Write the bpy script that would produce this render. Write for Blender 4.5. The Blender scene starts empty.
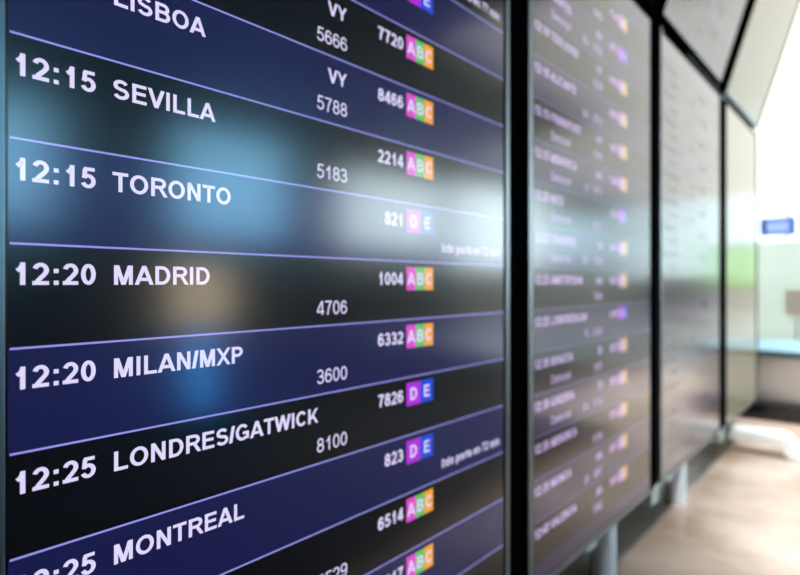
import bpy, math, random
from mathutils import Vector

SC = bpy.context.scene
COL = SC.collection
R = math.radians

# ------------------------------------------------------------------ camera
CAM_H = 0.84                      # eye height above the floor
CAM_X = 0.60                      # distance of the eye from the wall of screens
FPX = 578.0                       # focal length in pixels of the 800 px frame
PHI = math.atan(490.0 / FPX)
cam = bpy.data.cameras.new('camera')
cam.sensor_width = 36.0
cam.lens = FPX / 800.0 * 36.0
cam.shift_y = -4.0 / 800.0
cam.clip_start = 0.02
cam.clip_end = 300
cam.dof.use_dof = True
cam.dof.focus_distance = 0.60
cam.dof.aperture_fstop = 2.7
camo = bpy.data.objects.new('camera', cam)
camo.location = (CAM_X, 0, CAM_H)
camo.rotation_euler = (R(90), 0, PHI)
COL.objects.link(camo)
SC.camera = camo

# ------------------------------------------------------------------ world / exposure
SC.view_settings.view_transform = 'Standard'
SC.view_settings.look = 'None'
SC.view_settings.exposure = 0.0
SC.view_settings.gamma = 1.0
SC.view_settings.use_curve_mapping = False
SC.cycles.max_bounces = 8
SC.cycles.glossy_bounces = 4
SC.cycles.transparent_max_bounces = 12
SC.cycles.sample_clamp_indirect = 6.0
world = bpy.data.worlds.new('overcast_daylight')
SC.world = world
world.use_nodes = True
WN = world.node_tree
bgn = WN.nodes['Background']
bgn.inputs['Color'].default_value = (0.95, 0.98, 1.0, 1)
bgn.inputs['Strength'].default_value = 14.5
# unseen fill lights added overhead to brighten the floor, legs and counter
for (lx, ly, en, tx, ty) in ((0.85, 1.5, 88.0, 22, -6), (0.8, 5.0, 80.0, 0, 0)):
    dl = bpy.data.lights.new('fill_light', 'AREA')
    dl.shape = 'RECTANGLE'; dl.size = 0.6; dl.size_y = 2.0
    dl.energy = en
    dl.color = (1.0, 0.95, 0.90)
    dl.spread = math.radians(44)
    dlo = bpy.data.objects.new('fill_light', dl)
    dlo.location = (lx, ly, 4.15)
    dlo.rotation_euler = (R(tx), R(ty), 0)
    COL.objects.link(dlo)

# ------------------------------------------------------------------ materials
def mat(name, base=(0.5, 0.5, 0.5), rough=0.5, metal=0.0, emit=None, estr=1.0, spec=0.5, ior=1.5):
    m = bpy.data.materials.new(name)
    m.use_nodes = True
    b = m.node_tree.nodes['Principled BSDF']
    b.inputs['Base Color'].default_value = (*base, 1)
    b.inputs['Roughness'].default_value = rough
    b.inputs['Metallic'].default_value = metal
    b.inputs['IOR'].default_value = ior
    b.inputs['Specular IOR Level'].default_value = spec
    if emit:
        b.inputs['Emission Color'].default_value = (*emit, 1)
        b.inputs['Emission Strength'].default_value = estr
    return m

SCREEN_ROUGH = 0.17
def lcd(name, emit, estr=1.0):
    return mat(name, (0.003, 0.003, 0.004), SCREEN_ROUGH, emit=emit, estr=estr, ior=1.6)

def noisy(name, c1, c2, scale, rough, detail=6, stretch=(1, 1, 1)):
    m = mat(name, c1, rough)
    nt = m.node_tree
    tc = nt.nodes.new('ShaderNodeTexCoord')
    mp = nt.nodes.new('ShaderNodeMapping')
    mp.inputs['Scale'].default_value = stretch
    nz = nt.nodes.new('ShaderNodeTexNoise')
    nz.inputs['Scale'].default_value = scale
    nz.inputs['Detail'].default_value = detail
    rp = nt.nodes.new('ShaderNodeValToRGB')
    rp.color_ramp.elements[0].position = 0.35
    rp.color_ramp.elements[1].position = 0.68
    rp.color_ramp.elements[0].color = (*c1, 1)
    rp.color_ramp.elements[1].color = (*c2, 1)
    nt.links.new(tc.outputs['Object'], mp.inputs['Vector'])
    nt.links.new(mp.outputs['Vector'], nz.inputs['Vector'])
    nt.links.new(nz.outputs['Fac'], rp.inputs['Fac'])
    nt.links.new(rp.outputs['Color'], nt.nodes['Principled BSDF'].inputs['Base Color'])
    return m

def pane(name, tint, gloss=0.06):
    m = bpy.data.materials.new(name)
    m.use_nodes = True
    nt = m.node_tree
    nt.nodes.clear()
    out = nt.nodes.new('ShaderNodeOutputMaterial')
    mix = nt.nodes.new('ShaderNodeMixShader')
    tr = nt.nodes.new('ShaderNodeBsdfTransparent')
    gl = nt.nodes.new('ShaderNodeBsdfGlossy')
    tr.inputs['Color'].default_value = (*tint, 1)
    gl.inputs['Roughness'].default_value = 0.05
    mix.inputs['Fac'].default_value = gloss
    nt.links.new(tr.outputs[0], mix.inputs[1])
    nt.links.new(gl.outputs[0], mix.inputs[2])
    nt.links.new(mix.outputs[0], out.inputs['Surface'])
    return m

def frosted(name, tint):
    m = bpy.data.materials.new(name)
    m.use_nodes = True
    nt = m.node_tree
    nt.nodes.clear()
    out = nt.nodes.new('ShaderNodeOutputMaterial')
    mix = nt.nodes.new('ShaderNodeMixShader'); mix2 = nt.nodes.new('ShaderNodeMixShader')
    tr = nt.nodes.new('ShaderNodeBsdfTransparent'); tl = nt.nodes.new('ShaderNodeBsdfTranslucent'); df = nt.nodes.new('ShaderNodeBsdfDiffuse')
    for n in (tr, tl, df): n.inputs['Color'].default_value = (*tint, 1)
    mix.inputs['Fac'].default_value = 0.45; mix2.inputs['Fac'].default_value = 0.22
    nt.links.new(tl.outputs[0], mix.inputs[1]); nt.links.new(df.outputs[0], mix.inputs[2])
    nt.links.new(mix.outputs[0], mix2.inputs[1]); nt.links.new(tr.outputs[0], mix2.inputs[2])
    nt.links.new(mix2.outputs[0], out.inputs['Surface'])
    return m

LCD = dict(black=(0.0016, 0.0016, 0.0024), navy=(0.0078, 0.0090, 0.062), line=(0.31, 0.30, 0.82), text=(0.74, 0.68, 0.97),
           magenta=(0.70, 0.07, 0.60), green=(0.13, 0.50, 0.14), orange=(0.90, 0.36, 0.025), purple=(0.42, 0.022, 0.70), blue=(0.010, 0.065, 0.66))
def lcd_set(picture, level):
    # one set of picture colours per display: slant-view dimming and tint put in
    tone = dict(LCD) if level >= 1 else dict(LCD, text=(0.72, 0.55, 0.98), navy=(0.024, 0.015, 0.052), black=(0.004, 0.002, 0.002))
    if level < .5: tone.update(navy=(0.085/level, 0.078/level, 0.098/level), black=(0.075/level, 0.067/level, 0.070/level))  # raised black and navy glow stands in for brightness missing from the reflections
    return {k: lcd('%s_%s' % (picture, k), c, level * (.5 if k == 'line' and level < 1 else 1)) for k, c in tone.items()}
M = dict(
    reflectglow=mat('blank_glass_reflect_glow', (0.03, 0.03, 0.025), SCREEN_ROUGH, emit=(0.215, 0.205, 0.15), ior=1.38),  # even beige glow stands in for reflected brightness on the blank glass
    border=mat('panel_border_black', (0.006, 0.006, 0.008), 0.25),
    silver=mat('brushed_edge_strip', (0.17, 0.19, 0.20), 0.35, metal=0.85),
    housing=mat('housing_black', (0.008, 0.008, 0.010), 0.45),
    frame=mat('frame_black', (0.002, 0.0022, 0.003), 0.9, spec=0.0),
    white=noisy('white_powder_coat', (0.80, 0.88, 0.90), (0.84, 0.90, 0.92), 9, 0.35),
    bracket=noisy('pale_green_bracket', (0.42, 0.52, 0.47), (0.50, 0.58, 0.54), 14, 0.45),
    floor=noisy('beige_floor', (0.34, 0.25, 0.19), (0.62, 0.53, 0.46), 2.6, 0.22),
    ceiling=noisy('ceiling_grey', (0.10, 0.10, 0.10), (0.13, 0.13, 0.125), 2, 0.8),
    wall=noisy('wall_plaster', (0.70, 0.70, 0.67), (0.76, 0.76, 0.73), 3, 0.7),
    darkwall=noisy('wall_dark', (0.035, 0.035, 0.04), (0.05, 0.05, 0.055), 3, 0.6),
    mull=mat('mullion_grey', (0.12, 0.13, 0.14), 0.4),
    glass=pane('window_glass', (0.435, 0.485, 0.48)),
    blueglass=pane('window_glass_blue', (0.54, 0.83, 1.0)),
    paleglass=pane('window_glass_pale_blue', (0.90, 0.98, 1.0)),
    tintedglass=pane('window_glass_tinted', (0.46, 0.57, 0.61)),
    roofglass=pane('fritted_roof_glass', (0.37, 0.366, 0.348), 0.02),
    mint=frosted('frosted_mint_glass', (0.93, 1.0, 0.97)),
    counter=noisy('counter_white', (0.80, 0.80, 0.77), (0.86, 0.86, 0.83), 5, 0.3),
    plinth=noisy('polished_black_stone', (0.008, 0.009, 0.012), (0.02, 0.02, 0.025), 20, 0.12),
    deepblue=mat('dark_blue_edge', (0.04, 0.12, 0.20), 0.5),
    bluetop=mat('blue_counter_top', (0.09, 0.22, 0.30), 0.5),
    signblue=mat('sign_blue', (0.05, 0.10, 0.36), 0.4, emit=(0.05, 0.09, 0.30), estr=0.7),
    signlight=mat('sign_symbol_light', (0.3, 0.4, 0.7), 0.4, emit=(0.22, 0.30, 0.66), estr=0.8),
    signdark=mat('sign_dark_blue', (0.012, 0.03, 0.12), 0.4, emit=(0.02, 0.045, 0.2), estr=0.8),
    orangeprint=mat('orange_print', (0.95, 0.84, 0.70), 0.5),
    lamp=mat('luminous_ceiling', (0.8, 0.8, 0.78), 0.6, emit=(1.0, 0.96, 0.84), estr=2.3),
    greenbox=mat('green_lightbox_face', (0.1, 0.4, 0.05), 0.4, emit=(0.22, 0.70, 0.05), estr=1.7),
    bluebox=mat('blue_lit_panel', (0.05, 0.1, 0.3), 0.3, emit=(0.05, 0.40, 1.0), estr=16.0),
    warmbox=mat('warm_reflection_glow', (0.4, 0.35, 0.3), 0.3, emit=(1.0, 0.82, 0.55), estr=8.0),
    darkening_sheet=noisy('dark_grey_sheet', (0.022, 0.022, 0.026), (0.04, 0.038, 0.04), 40, 0.9),
    seat=mat('dark_blue_seat', (0.03, 0.04, 0.10), 0.5),
)

# ------------------------------------------------------------------ mesh helpers
class MB:
    def __init__(s):
        s.v, s.f, s.mi, s.mats = [], [], [], []
    def m(s, m):
        if m not in s.mats: s.mats.append(m)
        return s.mats.index(m)
    def poly(s, pts, m):
        n = len(s.v); s.v += [tuple(p) for p in pts]
        s.f.append(tuple(range(n, n + len(pts)))); s.mi.append(s.m(m))
    def box(s, a, b, m):
        x0, y0, z0 = a; x1, y1, z1 = b
        n = len(s.v)
        s.v += [(x0,y0,z0),(x1,y0,z0),(x1,y1,z0),(x0,y1,z0),(x0,y0,z1),(x1,y0,z1),(x1,y1,z1),(x0,y1,z1)]
        for q in ((0,3,2,1),(4,5,6,7),(0,1,5,4),(1,2,6,5),(2,3,7,6),(3,0,4,7)):
            s.f.append(tuple(n + i for i in q)); s.mi.append(s.m(m))
    def tube(s, p, q, r0, r1, m, n=24):
        p, q = Vector(p), Vector(q); d = (q - p).normalized()
        a = d.orthogonal().normalized(); b = d.cross(a)
        k = len(s.v)
        for c, r in ((p, r0), (q, r1)):
            for i in range(n):
                t = 2 * math.pi * i / n
                s.v.append(tuple(c + a * (r * math.cos(t)) + b * (r * math.sin(t))))
        for i in range(n):
            j = (i + 1) % n
            s.f.append((k+i, k+j, k+n+j, k+n+i)); s.mi.append(s.m(m))
        s.f.append(tuple(k + i for i in reversed(range(n)))); s.mi.append(s.m(m))
        s.f.append(tuple(k + n + i for i in range(n))); s.mi.append(s.m(m))
    def build(s, name, parent=None, bevel=0.0, smooth=False):
        me = bpy.data.meshes.new(name)
        me.from_pydata(s.v, [], s.f)
        for m in s.mats: me.materials.append(m)
        me.polygons.foreach_set('material_index', s.mi)
        if smooth:
            me.polygons.foreach_set('use_smooth', [True] * len(s.f))
        me.update()
        o = bpy.data.objects.new(name, me)
        COL.objects.link(o)
        if parent: o.parent = parent
        if bevel:
            b = o.modifiers.new('bevel', 'BEVEL'); b.width = bevel; b.segments = 3; b.limit_method = 'ANGLE'
        if smooth:
            e = o.modifiers.new('split', 'EDGE_SPLIT'); e.split_angle = R(40)
        return o

def tag(o, label=None, cat=None, group=None, kind=None):
    if label: o['label'] = label
    if cat: o['category'] = cat
    if group: o['group'] = group
    if kind: o['kind'] = kind
    return o

def empty(name, loc=(0, 0, 0)):
    o = bpy.data.objects.new(name, None)
    o.empty_display_size = 0.1
    o.location = loc
    COL.objects.link(o)
    return o

def boxobj(name, a, b, m, parent=None, bevel=0.0):
    mb = MB(); mb.box(a, b, m); return mb.build(name, parent, bevel)

# ------------------------------------------------------------------ the hall
S0_END = 3.95
HX0, HX1, HY0, HY1, HZ = -4.0, 9.0, -4.0, 26.0, 4.2
tag(boxobj('floor', (HX0-.2, HY0-.2, -0.1), (HX1+.2, HY1+.2, 0), M['floor']), kind='structure')
# ceiling: solid over the hall, open strip (roof glazing) beyond the screens
mb = MB()
mb.box((4.2, HY0, HZ), (HX1, 12.0, HZ+.15), M['ceiling'])
mb.box((8.0, 12.0, HZ), (HX1, HY1, HZ+.15), M['ceiling'])
mb.box((HX0, HY0, HZ), (4.2, 6.3, HZ+.15), M['ceiling'])
tag(mb.build('ceiling'), kind='structure')
tag(boxobj('wall_left', (HX0-.2, HY0, 0), (HX0, HY1, HZ), M['wall']), kind='structure')
tag(boxobj('wall_back', (HX0, HY0-.2, 0), (HX1, HY0, HZ), M['darkwall']), kind='structure')
# right wall with a band of high windows between solid piers
SILL, HEAD = 1.75, 3.55
opens = [(1.2, 3.3, 1.75, 3.55), (5.2, 7.7, 1.7, 3.75), (9.2, 13.2, 1.7, 3.6), (13.8, 19.2, 1.3, 3.95), (19.6, 25.0, 1.75, 3.6)]
mb = MB()
y = HY0
for a, b, s0, s1 in opens:
    mb.box((HX1, y, 0), (HX1+.2, a, HZ), M['darkwall'])
    mb.box((HX1, a, 0), (HX1+.2, b, s0), M['wall' if a > 13 else 'darkwall'])
    mb.box((HX1, a, s1), (HX1+.2, b, HZ), M['darkwall'])
    y = b
mb.box((HX1, y, 0), (HX1+.2, HY1, HZ), M['darkwall'])
tag(mb.build('wall_right'), kind='structure')
wn = 1
for a, b, s0, s1 in opens:
    r = empty('window_%d' % wn, (HX1+.1, (a+b)/2, s0)); tag(r, kind='structure'); wn += 1
    w = (b-a)/2; h = s1-s0
    f = MB()
    f.box((-.03,-w,0),(.03,-w+.05,h),M['mull']); f.box((-.03,w-.05,0),(.03,w,h),M['mull'])
    f.box((-.03,-w+.05,0),(.03,w-.05,.05),M['mull']); f.box((-.03,-w+.05,h-.05),(.03,w-.05,h),M['mull'])
    f.build('window_frame', r)
    boxobj('pane', (-.006,-w+.05,.05),(.006,w-.05,h-.05), M['blueglass' if b < 8 else 'paleglass' if b < 19.5 else 'tintedglass'], r)
# dark panel added behind the screens to shade the floor under them
tag(boxobj('rear_shade_wall', (-.56, HY0, 0), (-.44, S0_END, 3.3), M['darkwall']), kind='structure')
# far facade: glazing over a low white wall
tag(boxobj('wall_far', (HX0, HY1, 0), (HX1, HY1+.2, 0.95), M['wall']), kind='structure')
r = empty('window_%d' % wn, (0, HY1+.1, 0.95)); tag(r, kind='structure'); wn += 1
f = MB()
h = HZ-.95+.06
for i in range(9):
    x = HX0 + (HX1-HX0)*i/8
    f.box((x-.04,-.05,0),(x+.04,.05,h),M['mull'])
f.build('window_frame', r)
boxobj('pane', (HX0,-.008,0),(HX1,.008,h), M['glass'], r)
# roof glazing over the strip beyond the screens
r = empty('window_%d' % wn, (HX0, 6.3, HZ+.05)); tag(r, kind='structure')
m = MB()
m.box((0,0,0),(8.2,HY1-6.3,.016), M['roofglass']); m.box((8.21,12.0-6.3,0),(12.0,HY1-6.3,.016), M['roofglass'])
m.build('pane', r)

# ------------------------------------------------------------------ lettering (own sans-serif strokes)
def EL(cx, cy, rx, ry, a0, a1, n=14):
    return [(cx + rx*math.cos(R(a0+(a1-a0)*i/n)), cy + ry*math.sin(R(a0+(a1-a0)*i/n))) for i in range(n+1)]
# every glyph: (advance, left, right, height, [primitives]); units of 1 em, u/v run over the stroke-centre box
#  s: stroke  c: closed stroke  p: slanted bar (xb, yb, xt, yt) y outer  b: bar (x0,x1 outer, v)  v: stem (u, y0,y1 outer)
CAPH, XH = 0.716, 0.53
def G(adv, prims, l=0.07, r=0.05, h=CAPH, y0=0.0): return (adv, l, adv - r, h, prims, y0)
GL = {
 '0': G(.556, [('c', EL(.5,.5,.5,.5,0,360,28)[:-1])], .04, .04),
 '1': G(.556, [('v', .80, 0, 1), ('s', [(.72,.93),(.45,.76),(.0,.66)])], .085, .125),
 '2': G(.556, [('s', EL(.5,.70,.5,.30,165,-20)+[(.80,.46),(.30,.16),(.12,.02)]), ('b', 0, 1, 0)], .03, .045),
 '3': G(.556, [('s', EL(.46,.74,.44,.26,160,-90,16)), ('s', EL(.5,.25,.5,.27,90,-165,18)), ('b', .36, .55, .49)], .035, .04),
 '4': G(.556, [('v', .78, 0, 1), ('b', 0, 1, .20), ('s', [(.66,.98),(.0,.28)])], .025, .025),
 '5': G(.556, [('s', [(.10,.46),(.20,1)]), ('b', .2, .93, 1), ('s', [(.08,.50)]+EL(.48,.31,.52,.31,118,-160,18))], .035, .04),
 '6': G(.556, [('c', EL(.5,.30,.5,.30,0,360,24)[:-1]), ('s', [(0,.30),(.0,.5)]+EL(.52,.52,.52,.48,170,35,12))], .035, .04),
 '7': G(.556, [('b', 0, 1, 1), ('s', [(.96,.98),(.68,.70),(.46,.36),(.36,-.08)])], .045, .04),
 '8': G(.556, [('c', EL(.5,.76,.42,.24,0,360,22)[:-1]), ('c', EL(.5,.26,.5,.26,0,360,24)[:-1])], .035, .04),
 '9': G(.556, [('c', EL(.5,.70,.5,.30,0,360,24)[:-1]), ('s', [(1,.70),(1,.5)]+EL(.48,.48,.52,.48,-10,-145,12))], .04, .035),
 ':': G(.333, [('d', .5, .07), ('d', .5, .66)], .1, .1, CAPH),
 '/': G(.278, [('p', .1, 0, .9, 1)], -.02, -.02),
 ' ': G(.278, []),
 'A': G(.722, [('p', 0, 0, .5, 1), ('p', 1, 0, .5, 1), ('b', .2, .8, .24)], .0, .0),
 'B': G(.722, [('v', 0, 0, 1), ('s', [(-.1,1),(.55,1)]+EL(.55,.765,.37,.235,90,-90)+[(0,.53)]), ('s', [(.58,.53)]+EL(.58,.265,.42,.265,90,-90)+[(-.1,0)])], .073, .05),
 'C': G(.722, [('s', EL(.52,.5,.52,.5,38,322,26))], .047, .04),
 'D': G(.722, [('v', 0, 0, 1), ('s', [(-.1,1),(.42,1)]+EL(.42,.5,.58,.5,90,-90,18)+[(-.1,0)])], .073, .045),
 'E': G(.667, [('v', 0, 0, 1), ('b', 0, .98, 1), ('b', 0, .93, .53), ('b', 0, 1, 0)], .073, .045),
 'F': G(.611, [('v', 0, 0, 1), ('b', 0, 1, 1), ('b', 0, .88, .5)], .073, .045),
 'G': G(.778, [('s', EL(.5,.5,.5,.5,40,315,26)), ('v', 1, .08, .5), ('b', .53, 1, .44)], .047, .06),
 'H': G(.722, [('v', 0, 0, 1), ('v', 1, 0, 1), ('b', 0, 1, .52)], .073, .073),
 'I': G(.278, [('v', .5, 0, 1)], .066, .066),
 'J': G(.556, [('s', [(1,1.1),(1,.3)]+EL(.5,.3,.5,.3,0,-180,14))], .025, .07),
 'K': G(.722, [('v', 0, 0, 1), ('p', .12, .28, .95, 1), ('p', 1, 0, .38, .58)], .073, .01),
 'L': G(.611, [('v', 0, 0, 1), ('b', 0, 1, 0)], .076, .03),
 'M': G(.833, [('v', 0, 0, 1), ('v', 1, 0, 1), ('p', .5, 0, .06, 1), ('p', .5, 0, .94, 1)], .073, .073),
 'N': G(.722, [('v', 0, 0, 1), ('v', 1, 0, 1), ('p', 1, 0, 0, 1)], .073, .073),
 'O': G(.778, [('c', EL(.5,.5,.5,.5,0,360,32)[:-1])], .043, .043),
 'P': G(.667, [('v', 0, 0, 1), ('s', [(-.1,1),(.55,1)]+EL(.55,.735,.45,.265,90,-90)+[(0,.47)])], .073, .045),
 'Q': G(.778, [('c', EL(.5,.5,.5,.5,0,360,32)[:-1]), ('p', 1, -.05, .6, .25)], .043, .043),
 'R': G(.722, [('v', 0, 0, 1), ('s', [(-.1,1),(.55,1)]+EL(.55,.75,.37,.25,90,-90)+[(0,.5)]), ('p', 1.04, 0, .55, .5)], .073, .01),
 'S': G(.667, [('s', EL(.49,.745,.46,.255,25,215,16)+[(.5,.51)]+EL(.5,.265,.5,.265,55,-160,16))], .04, .045),
 'T': G(.611, [('v', .5, 0, 1), ('b', 0, 1, 1)], .02, .02),
 'U': G(.722, [('s', [(0,1.1),(0,.36)]+EL(.5,.36,.5,.36,180,360,18)+[(1,1.1)])], .07, .07),
 'V': G(.667, [('p', .5, 0, 0, 1), ('p', .5, 0, 1, 1)], .0, .0),
 'W': G(.944, [('p', .24, 0, 0, 1), ('p', .24, 0, .5, 1), ('p', .76, 0, .5, 1), ('p', .76, 0, 1, 1)], .0, .0),
 'X': G(.667, [('p', 0, 0, 1, 1), ('p', 1, 0, 0, 1)], .0, .0),
 'Y': G(.667, [('v', .5, 0, .46), ('p', .5, .4, 0, 1), ('p', .5, .4, 1, 1)], .0, .0),
 'Z': G(.611, [('b', 0, 1, 1), ('b', 0, 1, 0), ('p', .08, .05, .92, .95)], .02, .02),
 'a': G(.556, [('s', EL(.48,.68,.45,.32,160,0,12)+[(.93,-.1)]), ('c', EL(.45,.27,.45,.27,0,360,18)[:-1])], .035, .04, XH),
 'c': G(.556, [('s', EL(.52,.5,.52,.5,45,315,20))], .04, .03, XH),
 'd': G(.611, [('v', 1, 0, 1.35), ('c', EL(.5,.5,.5,.5,0,360,22)[:-1])], .04, .066, XH),
 'e': G(.556, [('s', EL(.5,.5,.5,.5,0,322,22)), ('b', .1, .97, .5)], .035, .035, XH),
 'f': G(.333, [('s', [(.4,-.2),(.4,.8)]+EL(.8,.8,.4,.2,180,80,8)), ('b', 0, .95, .64)], .01, .0, CAPH),
 'i': G(.278, [('v', .5, 0, .74), ('v', .5, .86, 1)], .066, .066, CAPH),
 'l': G(.278, [('v', .5, 0, 1)], .066, .066, CAPH),
 'm': G(.889, [('v', 0, 0, 1), ('s', EL(.25,.66,.25,.34,180,0,12)+[(.5,-.2)]), ('s', EL(.75,.66,.25,.34,180,0,12)+[(1,-.2)])], .063, .06, XH),
 'n': G(.611, [('v', 0, 0, 1), ('s', EL(.5,.62,.5,.38,180,0,14)+[(1,-.2)])], .066, .066, XH),
 'o': G(.611, [('c', EL(.5,.5,.5,.5,0,360,24)[:-1])], .04, .04, XH),
 'p': G(.611, [('v', 0, -.39, 1), ('c', EL(.5,.5,.5,.5,0,360,22)[:-1])], .066, .04, XH),
 'r': G(.389, [('v', 0, 0, 1), ('s', EL(.85,.5,.85,.5,170,85,8))], .066, .0, XH),
 't': G(.333, [('s', [(.45,1.05),(.45,.22)]+EL(.85,.22,.4,.22,180,265,6)), ('b', 0, 1, .68)], .01, .02, .68),
}

def stroke(mb, pts, wx, wy, closed, put, m):
    n = len(pts)
    L, Rr = [], []
    for i, p in enumerate(pts):
        a = pts[i-1] if (closed or i > 0) else None
        b = pts[(i+1) % n] if (closed or i < n-1) else None
        dirs = []
        for q0, q1 in ((a, p), (p, b)):
            if q0 is None or q1 is None: continue
            d = Vector((q1[0]-q0[0], q1[1]-q0[1]))
            if d.length > 1e-7: dirs.append(d.normalized())
        if not dirs: dirs = [Vector((1, 0))]
        t = sum(dirs, Vector((0, 0)))
        t = t.normalized() if t.length > 1e-6 else dirs[0]
        nn = Vector((-t.y, t.x))
        k = 1.0 / max(0.55, nn.dot(Vector((-dirs[0].y, dirs[0].x))))
        ox, oy = nn.x*wx/2*k, nn.y*wy/2*k
        L.append((p[0]+ox, p[1]+oy)); Rr.append((p[0]-ox, p[1]-oy))
    rng = range(n) if closed else range(n-1)
    for i in rng:
        j = (i+1) % n
        mb.poly([put(*Rr[i]), put(*Rr[j]), put(*L[j]), put(*L[i])], m)

def text_width(s, em): return sum(GL[c][0] for c in s) * em

def add_text(mb, s, y, z, em, m, x=0.0006, bold=True, align='L', squeeze=1.0):
    """lay a string on the plane x = const; y runs along the reading direction, z up"""
    wx, wy = (0.148, 0.124) if bold else (0.092, 0.082)
    if align == 'R': y -= text_width(s, em) * squeeze
    for ch in s:
        adv, l, r, h, prims, _ = GL[ch]
        put = lambda px, py, y=y: (x, y + px*em*squeeze, z + py*em)
        W, H = r - l - wx, h - wy
        U = lambda u: l + wx/2 + u*W
        V = lambda v: wy/2 + v*H
        for pr in prims:
            k = pr[0]
            if k in 'sc':
                stroke(mb, [(U(a), V(b)) for a, b in pr[1]], wx, wy, k == 'c', put, m)
            elif k == 'p':
                xb, yb, xt, yt = U(pr[1]), pr[2]*h, U(pr[3]), pr[4]*h
                hw = wx*0.54
                mb.poly([put(xb-hw, yb), put(xb+hw, yb), put(xt+hw, yt), put(xt-hw, yt)], m)
            elif k == 'b':
                x0, x1, yc = l+(r-l)*pr[1], l+(r-l)*pr[2], V(pr[3])
                mb.poly([put(x0, yc-wy/2), put(x1, yc-wy/2), put(x1, yc+wy/2), put(x0, yc+wy/2)], m)
            elif k == 'v':
                xc = U(pr[1])
                mb.poly([put(xc-wx/2, pr[2]*h), put(xc+wx/2, pr[2]*h), put(xc+wx/2, pr[3]*h), put(xc-wx/2, pr[3]*h)], m)
            elif k == 'd':
                xc, yc, q = l+(r-l)*.5, pr[2]*h, wx*.5
                yc = yc if pr[2] < .3 else h*.66
                yb = 0 if pr[2] < .3 else XH-wx*.95
                mb.poly([put(xc-q, yb), put(xc+q, yb), put(xc+q, yb+wx*.95), put(xc-q, yb+wx*.95)], m)
        y += adv*em*squeeze

# ------------------------------------------------------------------ the departure displays
ROW = 0.0946
LINE0 = CAM_H + 2.381*ROW         # height of the separator above the row that reads SEVILLA
Z0, Z1 = 0.155, 1.720             # bottom and top edges of the lower displays
EM = 0.0287

def flight_row(parent, k, ztop, zbot, ya, W, row, M, first=True):
    """one line of the timetable: band, separator, time, city, numbers, badges"""
    mb = MB()
    band = M['navy'] if k % 2 else M['black']
    mb.poly([(0.0002, ya, zbot), (0.0002, ya+W, zbot), (0.0002, ya+W, ztop), (0.0002, ya, ztop)], band)
    if first:
        mb.poly([(0.0005, ya+.0012, ztop-.0010), (0.0005, ya+W, ztop-.0010), (0.0005, ya+W, ztop+.0010), (0.0005, ya+.0012, ztop+.0010)], M['line'])
    label = 'plain %s row without a flight' % ('navy' if k % 2 else 'black')
    if row:
        base1 = ztop - .395*ROW
        base2 = ztop - .842*ROW
        u = lambda f: ya + f*W
        if row.get('t'):
            add_text(mb, row['t'], u(.0025), base1, EM, M['text'])
        if row.get('c'):
            add_text(mb, row['c'], u(.104), base1, EM*.968, M['text'])
        if row.get('s'):
            add_text(mb, row['s'], u(.105), base2, EM*.93, M['text'], bold=False)
        if row.get('a'):
            add_text(mb, row['a'], u(.486), base1, EM*.95, M['text'], align='R')
        if row.get('a2'):
            add_text(mb, row['a2'], u(.375), base2, EM*.9, M['text'], bold=False, align='R')
        if row.get('n'):
            add_text(mb, row['n'], u(.488), base2, EM*.95, M['text'], bold=False, align='R', squeeze=.98)
        if row.get('f'):
            add_text(mb, row['f'], u(.634), ztop-.405*ROW, EM*.97, M['text'], align='R', squeeze=1.0)
        g = row.get('g')
        if g:
            cols = {'A': 'magenta', 'B': 'green', 'C': 'orange', 'D': 'purple', 'E': 'blue'}
            wb = (.7255-.643)*W/len(g)
            zt, zb = ztop-.098*ROW, ztop-.498*ROW
            for i, ch in enumerate(g):
                a = u(.643)+i*wb
                mb.poly([(.0004, a, zb), (.0004, a+wb, zb), (.0004, a+wb, zt), (.0004, a, zt)], M[cols[ch]])
                em = EM*.98
                add_text(mb, ch, a+(wb-text_width(ch, em))/2, (zt+zb)/2-em*.36, em, M['text'], x=.0007)
        if row.get('i'):
            add_text(mb, row['i'], u(.754), ztop-.80*ROW, EM*.76, M['text'], squeeze=.95)
        label = '%s row reading %s %s' % ('navy' if k % 2 else 'black', row.get('t', ''), row.get('c', ''))
    o = mb.build('flight_row', parent)
    o['label'] = label.strip()
    return o

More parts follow.
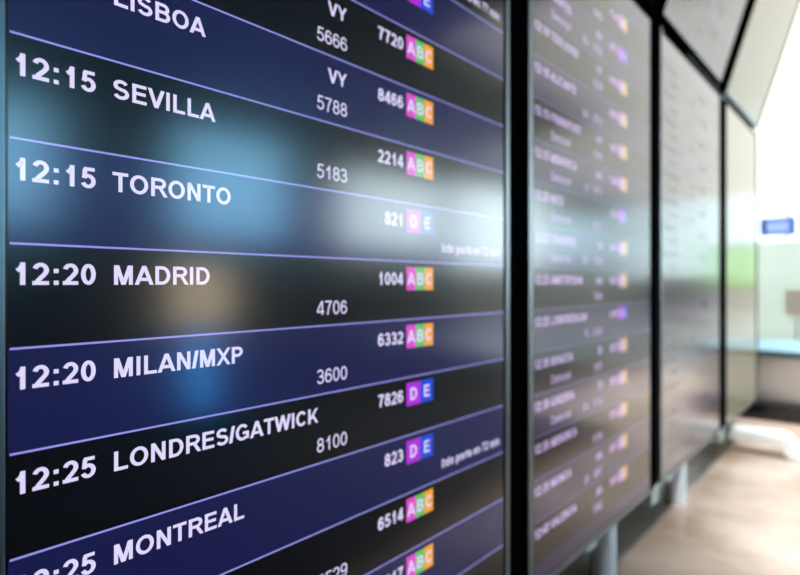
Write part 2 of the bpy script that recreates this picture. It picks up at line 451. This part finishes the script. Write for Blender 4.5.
def display(t0, t1, ta, tb, rows, z0=Z0, height=Z1-Z0, tilt=0.0, koff=0, blank=False, level=1.0, edges='LRBT'):
    """t0..t1 outer edges along the wall, ta..tb the lit picture"""
    name = 'information_display'
    root = empty(name, (0, t0, z0))
    root.rotation_euler = (0, tilt, 0)
    w = t1 - t0; H = height
    ya, yb = ta - t0, tb - t0
    # housing
    hb = boxobj('housing', (-.075, .004, .004), (-.012, w-.004, H-.004), M['housing'], root, .006)
    # edge strips round the panel
    e = MB()
    sL, sR, sZ = max(.010, min(.020, ya-.003)), w-max(.008, min(.020, w-yb-.005)), .012
    em = lambda side: M['silver'] if side in edges else M['frame']      # some edges are black, some silver
    e.box((-.012, 0, 0), (.0035, sL, H), em('L'))
    e.box((-.012, sR, 0), (.0035, w, H), em('R'))
    e.box((-.012, sL, 0), (.0035, sR, sZ), em('B'))
    e.box((-.012, sL, H-sZ), (.0035, sR, H), em('T'))
    eo = e.build('bezel', root, .0012); eo['label'] = 'thin edge strip round the glass'
    # glass
    p = MB(); p.box((-.011, sL, sZ), (0, sR, H-sZ), M['border'] if not blank else M['reflectglow'])
    po = p.build('screen_panel', root)
    po['label'] = 'glossy screen glass'
    if blank:
        return root
    W = yb - ya
    zt, zb = H-.020, .018
    # local separator heights
    base = LINE0 - Z0 if not koff else H - .085 - 6*ROW
    D = lcd_set('picture', level)
    ks = [k for k in range(-6, 9)]
    hdr = MB(); zl = base + 6*ROW
    hdr.poly([(.0002, ya, zl), (.0002, yb, zl), (.0002, yb, zt), (.0002, ya, zt)], D['navy'])
    ho = hdr.build('header_band', po); ho['label'] = 'narrow navy band along the screen top'
    for k in ks:
        flight_row(po, k, base - k*ROW, base - (k+1)*ROW, ya, W, rows.get(k), D)
    zl = base - 9*ROW
    if zl > zb + .005:
        ft = MB()
        ft.poly([(.0002, ya, zb), (.0002, yb, zb), (.0002, yb, zl), (.0002, ya, zl)], D['navy'])
        fo = ft.build('footer_band', po); fo['label'] = 'narrow navy band along the screen bottom'
    return root

S = lambda px: FPX*CAM_X/math.cos(PHI)**2/(890.0-px) - CAM_X*math.tan(PHI)   # picture column -> distance along the wall

def row(t, c, n='', f='', g='ABC', a='', i='', s='', a2=''):
    return dict(t=t, c=c, n=n, f=f, g=g, a=a, i=i, s=s, a2=a2)
R1 = {
 -6: row('11:55', 'PALMA', '3914', '2031'), -5: row('12:00', 'BILBAO', '1420', '1146', a='VY'),
 -4: row('12:05', 'PARIS/ORLY', '8022', '4410', i='Info porta en 77 min'),
 -3: row('12:05', 'ROMA', '6104', '835', g='DE'),
 -2: row('12:10', 'VIGO', '5666', '7720', a='VY'),
 -1: row('12:10', 'LISBOA', '5788', '8466', a='VY'),
 0: row('12:15', 'SEVILLA', '5183', '2214'),
 1: row('12:15', 'TORONTO', '', '821', g='DE', i='Info porta en 72 min'),
 2: row('12:20', 'MADRID', '4706', '1004'),
 3: row('12:20', 'MILAN/MXP', '3600', '6332'),
 4: row('12:25', 'LONDRES/GATWICK', '8100', '7826', g='DE'),
 5: row('12:25', 'MONTREAL', '', '823', g='DE', i='Info porta en 72 min'),
 6: row('12:30', 'OVIEDO', '5529', '6514'),
 7: row('12:30', 'IBIZA', '3902', '9017'), 8: row('12:35', 'MALAGA', '2110', '2119'),
}
C2 = ['GRANADA', 'NANTES', 'TOULOUSE', 'ALICANTE', 'FRANKFURT', 'MENORCA', 'NICE', 'TENERIFE', 'AMSTERDAM', 'LONDRES/LGW', 'BOGOTA', 'GINEBRA', 'MENORCA', 'MUNICH', 'VALENCIA']
C3 = ['ZURICH', 'PORTO', 'VIENA', 'MARSELLA', 'BRUSELAS', 'DUBLIN', 'LYON', 'NAPOLES', 'FLORENCIA', 'ARGEL', 'BERLIN', 'PRAGA', 'VENECIA', 'ATENAS', 'OSLO']
C4 = ['TURIN', 'MALTA', 'SOFIA', 'ASTURIAS', 'GENOVA', 'BASILEA', 'CORK', 'DOHA', 'MIAMI', 'DUBAI', 'RABAT', 'RIGA', 'BOSTON', 'CAIRO', 'NEWARK']
def rows_of(cities, h0, seed):
    rnd = random.Random(seed); d = {}
    for q, k in enumerate(range(-6, 9)):
        mm = h0*60 + q//2*5 + 5
        d[k] = row('%02d:%02d' % (mm//60, mm % 60), cities[q], str(rnd.randint(1000, 9899)), str(rnd.randint(1000, 9899)),
                   'DE' if q in (1, 6, 9) else 'ABC', a=('VY', 'IB', 'AA')[rnd.randint(0, 2)] if q % 3 else '',
                   s='Demorat' if rnd.random() < .8 and k != 6 else '', a2=('IB', 'BA', 'AF')[rnd.randint(0, 2)] if q % 2 else '')
    return d
R2, R3, R4, R5 = rows_of(C2, 12, 3), rows_of(C3, 13, 5), rows_of(C4, 14, 8), rows_of(C3[::-1], 15, 11)

GRP = None
d1 = display(S(-16), S(508.3), S(8), S(503.3), R1)
tag(d1, 'nearest departures screen, its rows reading SEVILLA, TORONTO, MADRID and MILAN/MXP sharply', 'information screen')
d2 = display(S(527.5), S(652.4), S(533.5), S(650.2), R2, level=.88, edges='LB')
tag(d2, 'upright departures screen second from the camera, with blurred double-line rows, white leg beneath', 'information screen')
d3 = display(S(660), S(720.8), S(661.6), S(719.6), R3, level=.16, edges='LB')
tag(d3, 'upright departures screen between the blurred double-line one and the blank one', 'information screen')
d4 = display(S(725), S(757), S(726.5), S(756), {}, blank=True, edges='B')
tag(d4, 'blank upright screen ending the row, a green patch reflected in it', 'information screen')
# upper row, leaning out over the lower one
TZ = CAM_H + 1.165*0.7868
TILT = R(17)
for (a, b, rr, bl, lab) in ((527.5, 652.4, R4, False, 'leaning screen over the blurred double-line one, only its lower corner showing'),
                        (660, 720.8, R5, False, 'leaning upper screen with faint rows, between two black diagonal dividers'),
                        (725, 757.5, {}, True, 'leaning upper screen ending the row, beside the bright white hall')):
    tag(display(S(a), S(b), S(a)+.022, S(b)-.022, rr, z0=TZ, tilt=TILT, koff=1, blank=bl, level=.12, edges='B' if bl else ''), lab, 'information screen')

# ------------------------------------------------------------------ the frame that carries the screens
fr = empty('mounting_frame', (-.05, 2.0, 0))
tag(fr, 'black frame with white feet carrying the wall of screens', 'frame')
def wpart(mb, name, **kw):
    o = mb.build(name, fr, kw.get('bevel', 0), kw.get('smooth', False))
    o.location = (.05, -2.0, 0)
    return o
for g0, g1 in ((S(508.5), S(527.3)), (S(652.6), S(659.8)), (S(721), S(724.8))):
    m = MB(); m.box((-.05, g0+.0005, Z0-.005), (-.010, g1-.0005, Z1+.03), M['frame']); wpart(m, 'post', bevel=.003)
    # sloping upper half of the post
    c, s = math.cos(TILT), math.sin(TILT)
    hz = Z1-Z0
    m = MB()
    P = lambda x, z: (x*c+z*s, TZ - x*s + z*c)
    v = []
    for y in (g0+.0005, g1-.0005):
        for (x, z) in ((-.05, -.03), (-.008, -.03), (-.008, hz), (-.05, hz)):
            X, Z = P(x, z); v.append((X, y, Z))
    n = len(m.v); m.v += v
    for q in ((0,1,2,3),(7,6,5,4),(0,4,5,1),(1,5,6,2),(2,6,7,3),(3,7,4,0)):
        m.f.append(q); m.mi.append(m.m(M['frame']))
    wpart(m, 'upper_post')
m = MB(); m.box((-.06, S(400), Z1+.003), (-.006, S(690), TZ-.004), M['frame'])
wpart(m, 'rail', bevel=.003)
m = MB(); m.box((-.06, S(690)+.002, Z1+.003), (-.012, S(757), TZ-.004), M['silver'])
o = wpart(m, 'rail_end', bevel=.003); o['label'] = 'grey end of the cross rail'
m = MB(); m.box((-.16, S(20), Z0+.03), (-.085, S(757), Z0+.10), M['frame']); wpart(m, 'lower_rail', bevel=.004)
for px in (613, 684):
    y = S(px)
    m = MB()
    m.tube((-.030, y, 0.0), (-.030, y, Z0-.0005), .037, .037, M['white'], 32)
    o = wpart(m, 'leg', smooth=True); o['label'] = 'white tubular leg'
    m = MB(); m.box((-.06, y-.11, Z0-.055), (-.03, y-.03, Z0-.03), M['white']); wpart(m, 'clamp', bevel=.004)
for px in (656, 722):
    y = S(px)
    m = MB(); m.box((-.06, y-.03, Z0-.06), (-.004, y+.05, Z0-.004), M['bracket'])
    m.box((-.05, y+.02, Z0-.035), (-.02, y+.16, Z0-.010), M['bracket'])
    o = wpart(m, 'bracket', bevel=.006); o['label'] = 'pale green bracket'
# the foot reaching out over the floor
y = S(735)
m = MB()
a, b = y-.06, y+.06
prof = [(-.08,.116),(.205,.116),(.238,.104),(.300,.0),(.232,.0),(.195,.062),(-.08,.062)]
n = len(prof)
m.v = [(x, a, z) for x, z in prof] + [(x, b, z) for x, z in prof]
quads = [(i, (i+1) % n, n+(i+1) % n, n+i) for i in range(n)]
m.f = quads + [tuple(reversed(range(n))), tuple(range(n, 2*n))]
m.f = [tuple(reversed(q)) for q in m.f]
m.mi = [m.m(M['white'])] * len(m.f)
o = wpart(m, 'outrigger', bevel=.008); o['label'] = 'white foot arm bent down to the floor'

# ------------------------------------------------------------------ beyond the end of the screens
PY = 4.14
pl = boxobj('plinth', (-2.2, PY, 0), (.42, PY+1.5, .105), M['plinth'], None, .006)
tag(pl, 'low polished black plinth under the white counter', 'plinth')
ct = empty('counter', (-.9, PY+.5, .105))
tag(ct, 'low white counter with a dark blue top edge beyond the screens', 'counter')
boxobj('body', (-1.2, -.42, 0), (1.25, .42, .285), M['counter'], ct, .006)
boxobj('counter_top', (-1.22, -.436, .287), (1.27, .44, .318), M['bluetop'], ct, .003)
o = boxobj('edge_strip', (-1.22, -.444, .285), (1.27, -.437, .318), M['deepblue'], ct); o['label'] = 'dark blue edge strip'
for x0 in (-.95, -.3, .35):
    boxobj('front_panel', (x0, -.428, .03), (x0+.6, -.421, .25), M['counter'], ct)
gl = empty('glass_partition', (-1.1, 9.0, 0))
tag(gl, 'pale mint glass partition standing beyond the white counter', 'partition')
m = MB(); m.box((-1.5,0,.03),(.95,.012,1.40), M['mint']); m.build('pane', gl)
for x in (-1.5, -.3, .91): boxobj('foot', (x,-.05,0),(x+.04,.06,.08), M['white'], gl, .003)
# orange poster further back
po = empty('poster', (-.40, 8.6, .0))
tag(po, 'small orange poster on a stand in front of the mint glass', 'poster')
boxobj('print', (.00, -.004, .44), (.30, .004, .76), M['orangeprint'], po)
boxobj('stand', (.10, .006, 0), (.14, .03, .70), M['white'], po, .003)
# hanging blue sign
SY = 20.0
sg = empty('hanging_sign', (0, SY, 0))
x0, x1 = CAM_X-.1475*SY, CAM_X-.1025*SY
tag(sg, 'blue hanging direction sign with pale symbols in the bright far hall', 'sign')
boxobj('sign_box', (x0, -.06, 2.22), (x1, .06, 2.78), M['signblue'], sg, .01)
o = boxobj('dark_field', (x0+.02, -.066, 2.28), (x0+.17, -.061, 2.70), M['signdark'], sg); o['label'] = 'darker blue square'
m = MB()
m.box((x0+.21, -.066, 2.33), (x0+.36, -.061, 2.65), M['signlight'])
m.box((x0+.40, -.066, 2.33), (x0+.53, -.061, 2.65), M['signlight'])
m.box((x0+.57, -.066, 2.33), (x0+.70, -.061, 2.65), M['signlight'])
o = m.build('symbol_fields', sg); o['label'] = 'pale blue symbol fields'
for x in (x0+.12, x1-.12):
    m = MB(); m.tube((x, 0, 2.78), (x, 0, HZ+.05), .008, .008, M['silver'], 10); m.build('hanger_rod', sg)

# ------------------------------------------------------------------ things opposite, seen as reflections in the screens
ad = empty('advert_lightbox', (1.50, 12.0, 0))
tag(ad, 'green lit advertising box whose glow shows in the blank screen', 'lightbox')
boxobj('case', (-.48, 0, .72), (.42, .12, 1.56), M['mull'], ad, .01)
boxobj('lit_face', (-.44, -.012, .78), (.38, -.001, 1.50), M['greenbox'], ad)
boxobj('post', (-.06, .03, 0), (.02, .09, .72), M['mull'], ad, .004)
kk = empty('reflection_glow_box', (2.1, 1.6, .009))  # added glowing panels, placed to reflect as a warm spot and blue streak
kk.rotation_euler = (0, 0, R(30))
tag(kk, 'slim added box with a warm glowing panel over a blue one, reflected under MADRID', 'glow_box')
boxobj('body', (0, -.17, 0), (.16, .17, 1.02), M['housing'], kk, .01)
boxobj('warm_glow', (-.01, -.14, .62), (-.001, .14, .92), M['warmbox'], kk)
boxobj('lit_panel', (-.01, -.05, .20), (-.001, .05, .58), M['bluebox'], kk)
sb = empty('seat_bench', (1.5, 7.6, 0))
tag(sb, 'dark blue waiting bench reflected in the third screen', 'bench')
boxobj('seat', (-.35, -.25, .38), (.35, .25, .46), M['seat'], sb, .02)
boxobj('backrest', (-.35, .2, .5), (.35, .26, .92), M['seat'], sb, .02)
for x in (-.28, .28):
    boxobj('leg', (x-.03, -.2, 0), (x+.03, .2, .38), M['silver'], sb, .006)

m = MB()
out = [(.62,-1.5),(6.5,-1.5),(6.5,6.0),(1.35,6.0),(1.35,3.4),(.62,3.4)]
for z in (0, .008): m.v += [(x, y, z) for x, y in out]
m.f = [tuple(reversed(range(6))), tuple(range(6, 12))] + [(i, (i+1) % 6, 6+(i+1) % 6, 6+i) for i in range(6)]
m.mi = [m.m(M['darkening_sheet'])] * len(m.f)
cp = m.build('darkening_sheet')  # unseen sheet added to keep the floor mirrored in the near screen dark
tag(cp, 'dark grey sheet added across the hall floor, mirrored as darkness in the nearest screen', 'darkening_sheet')
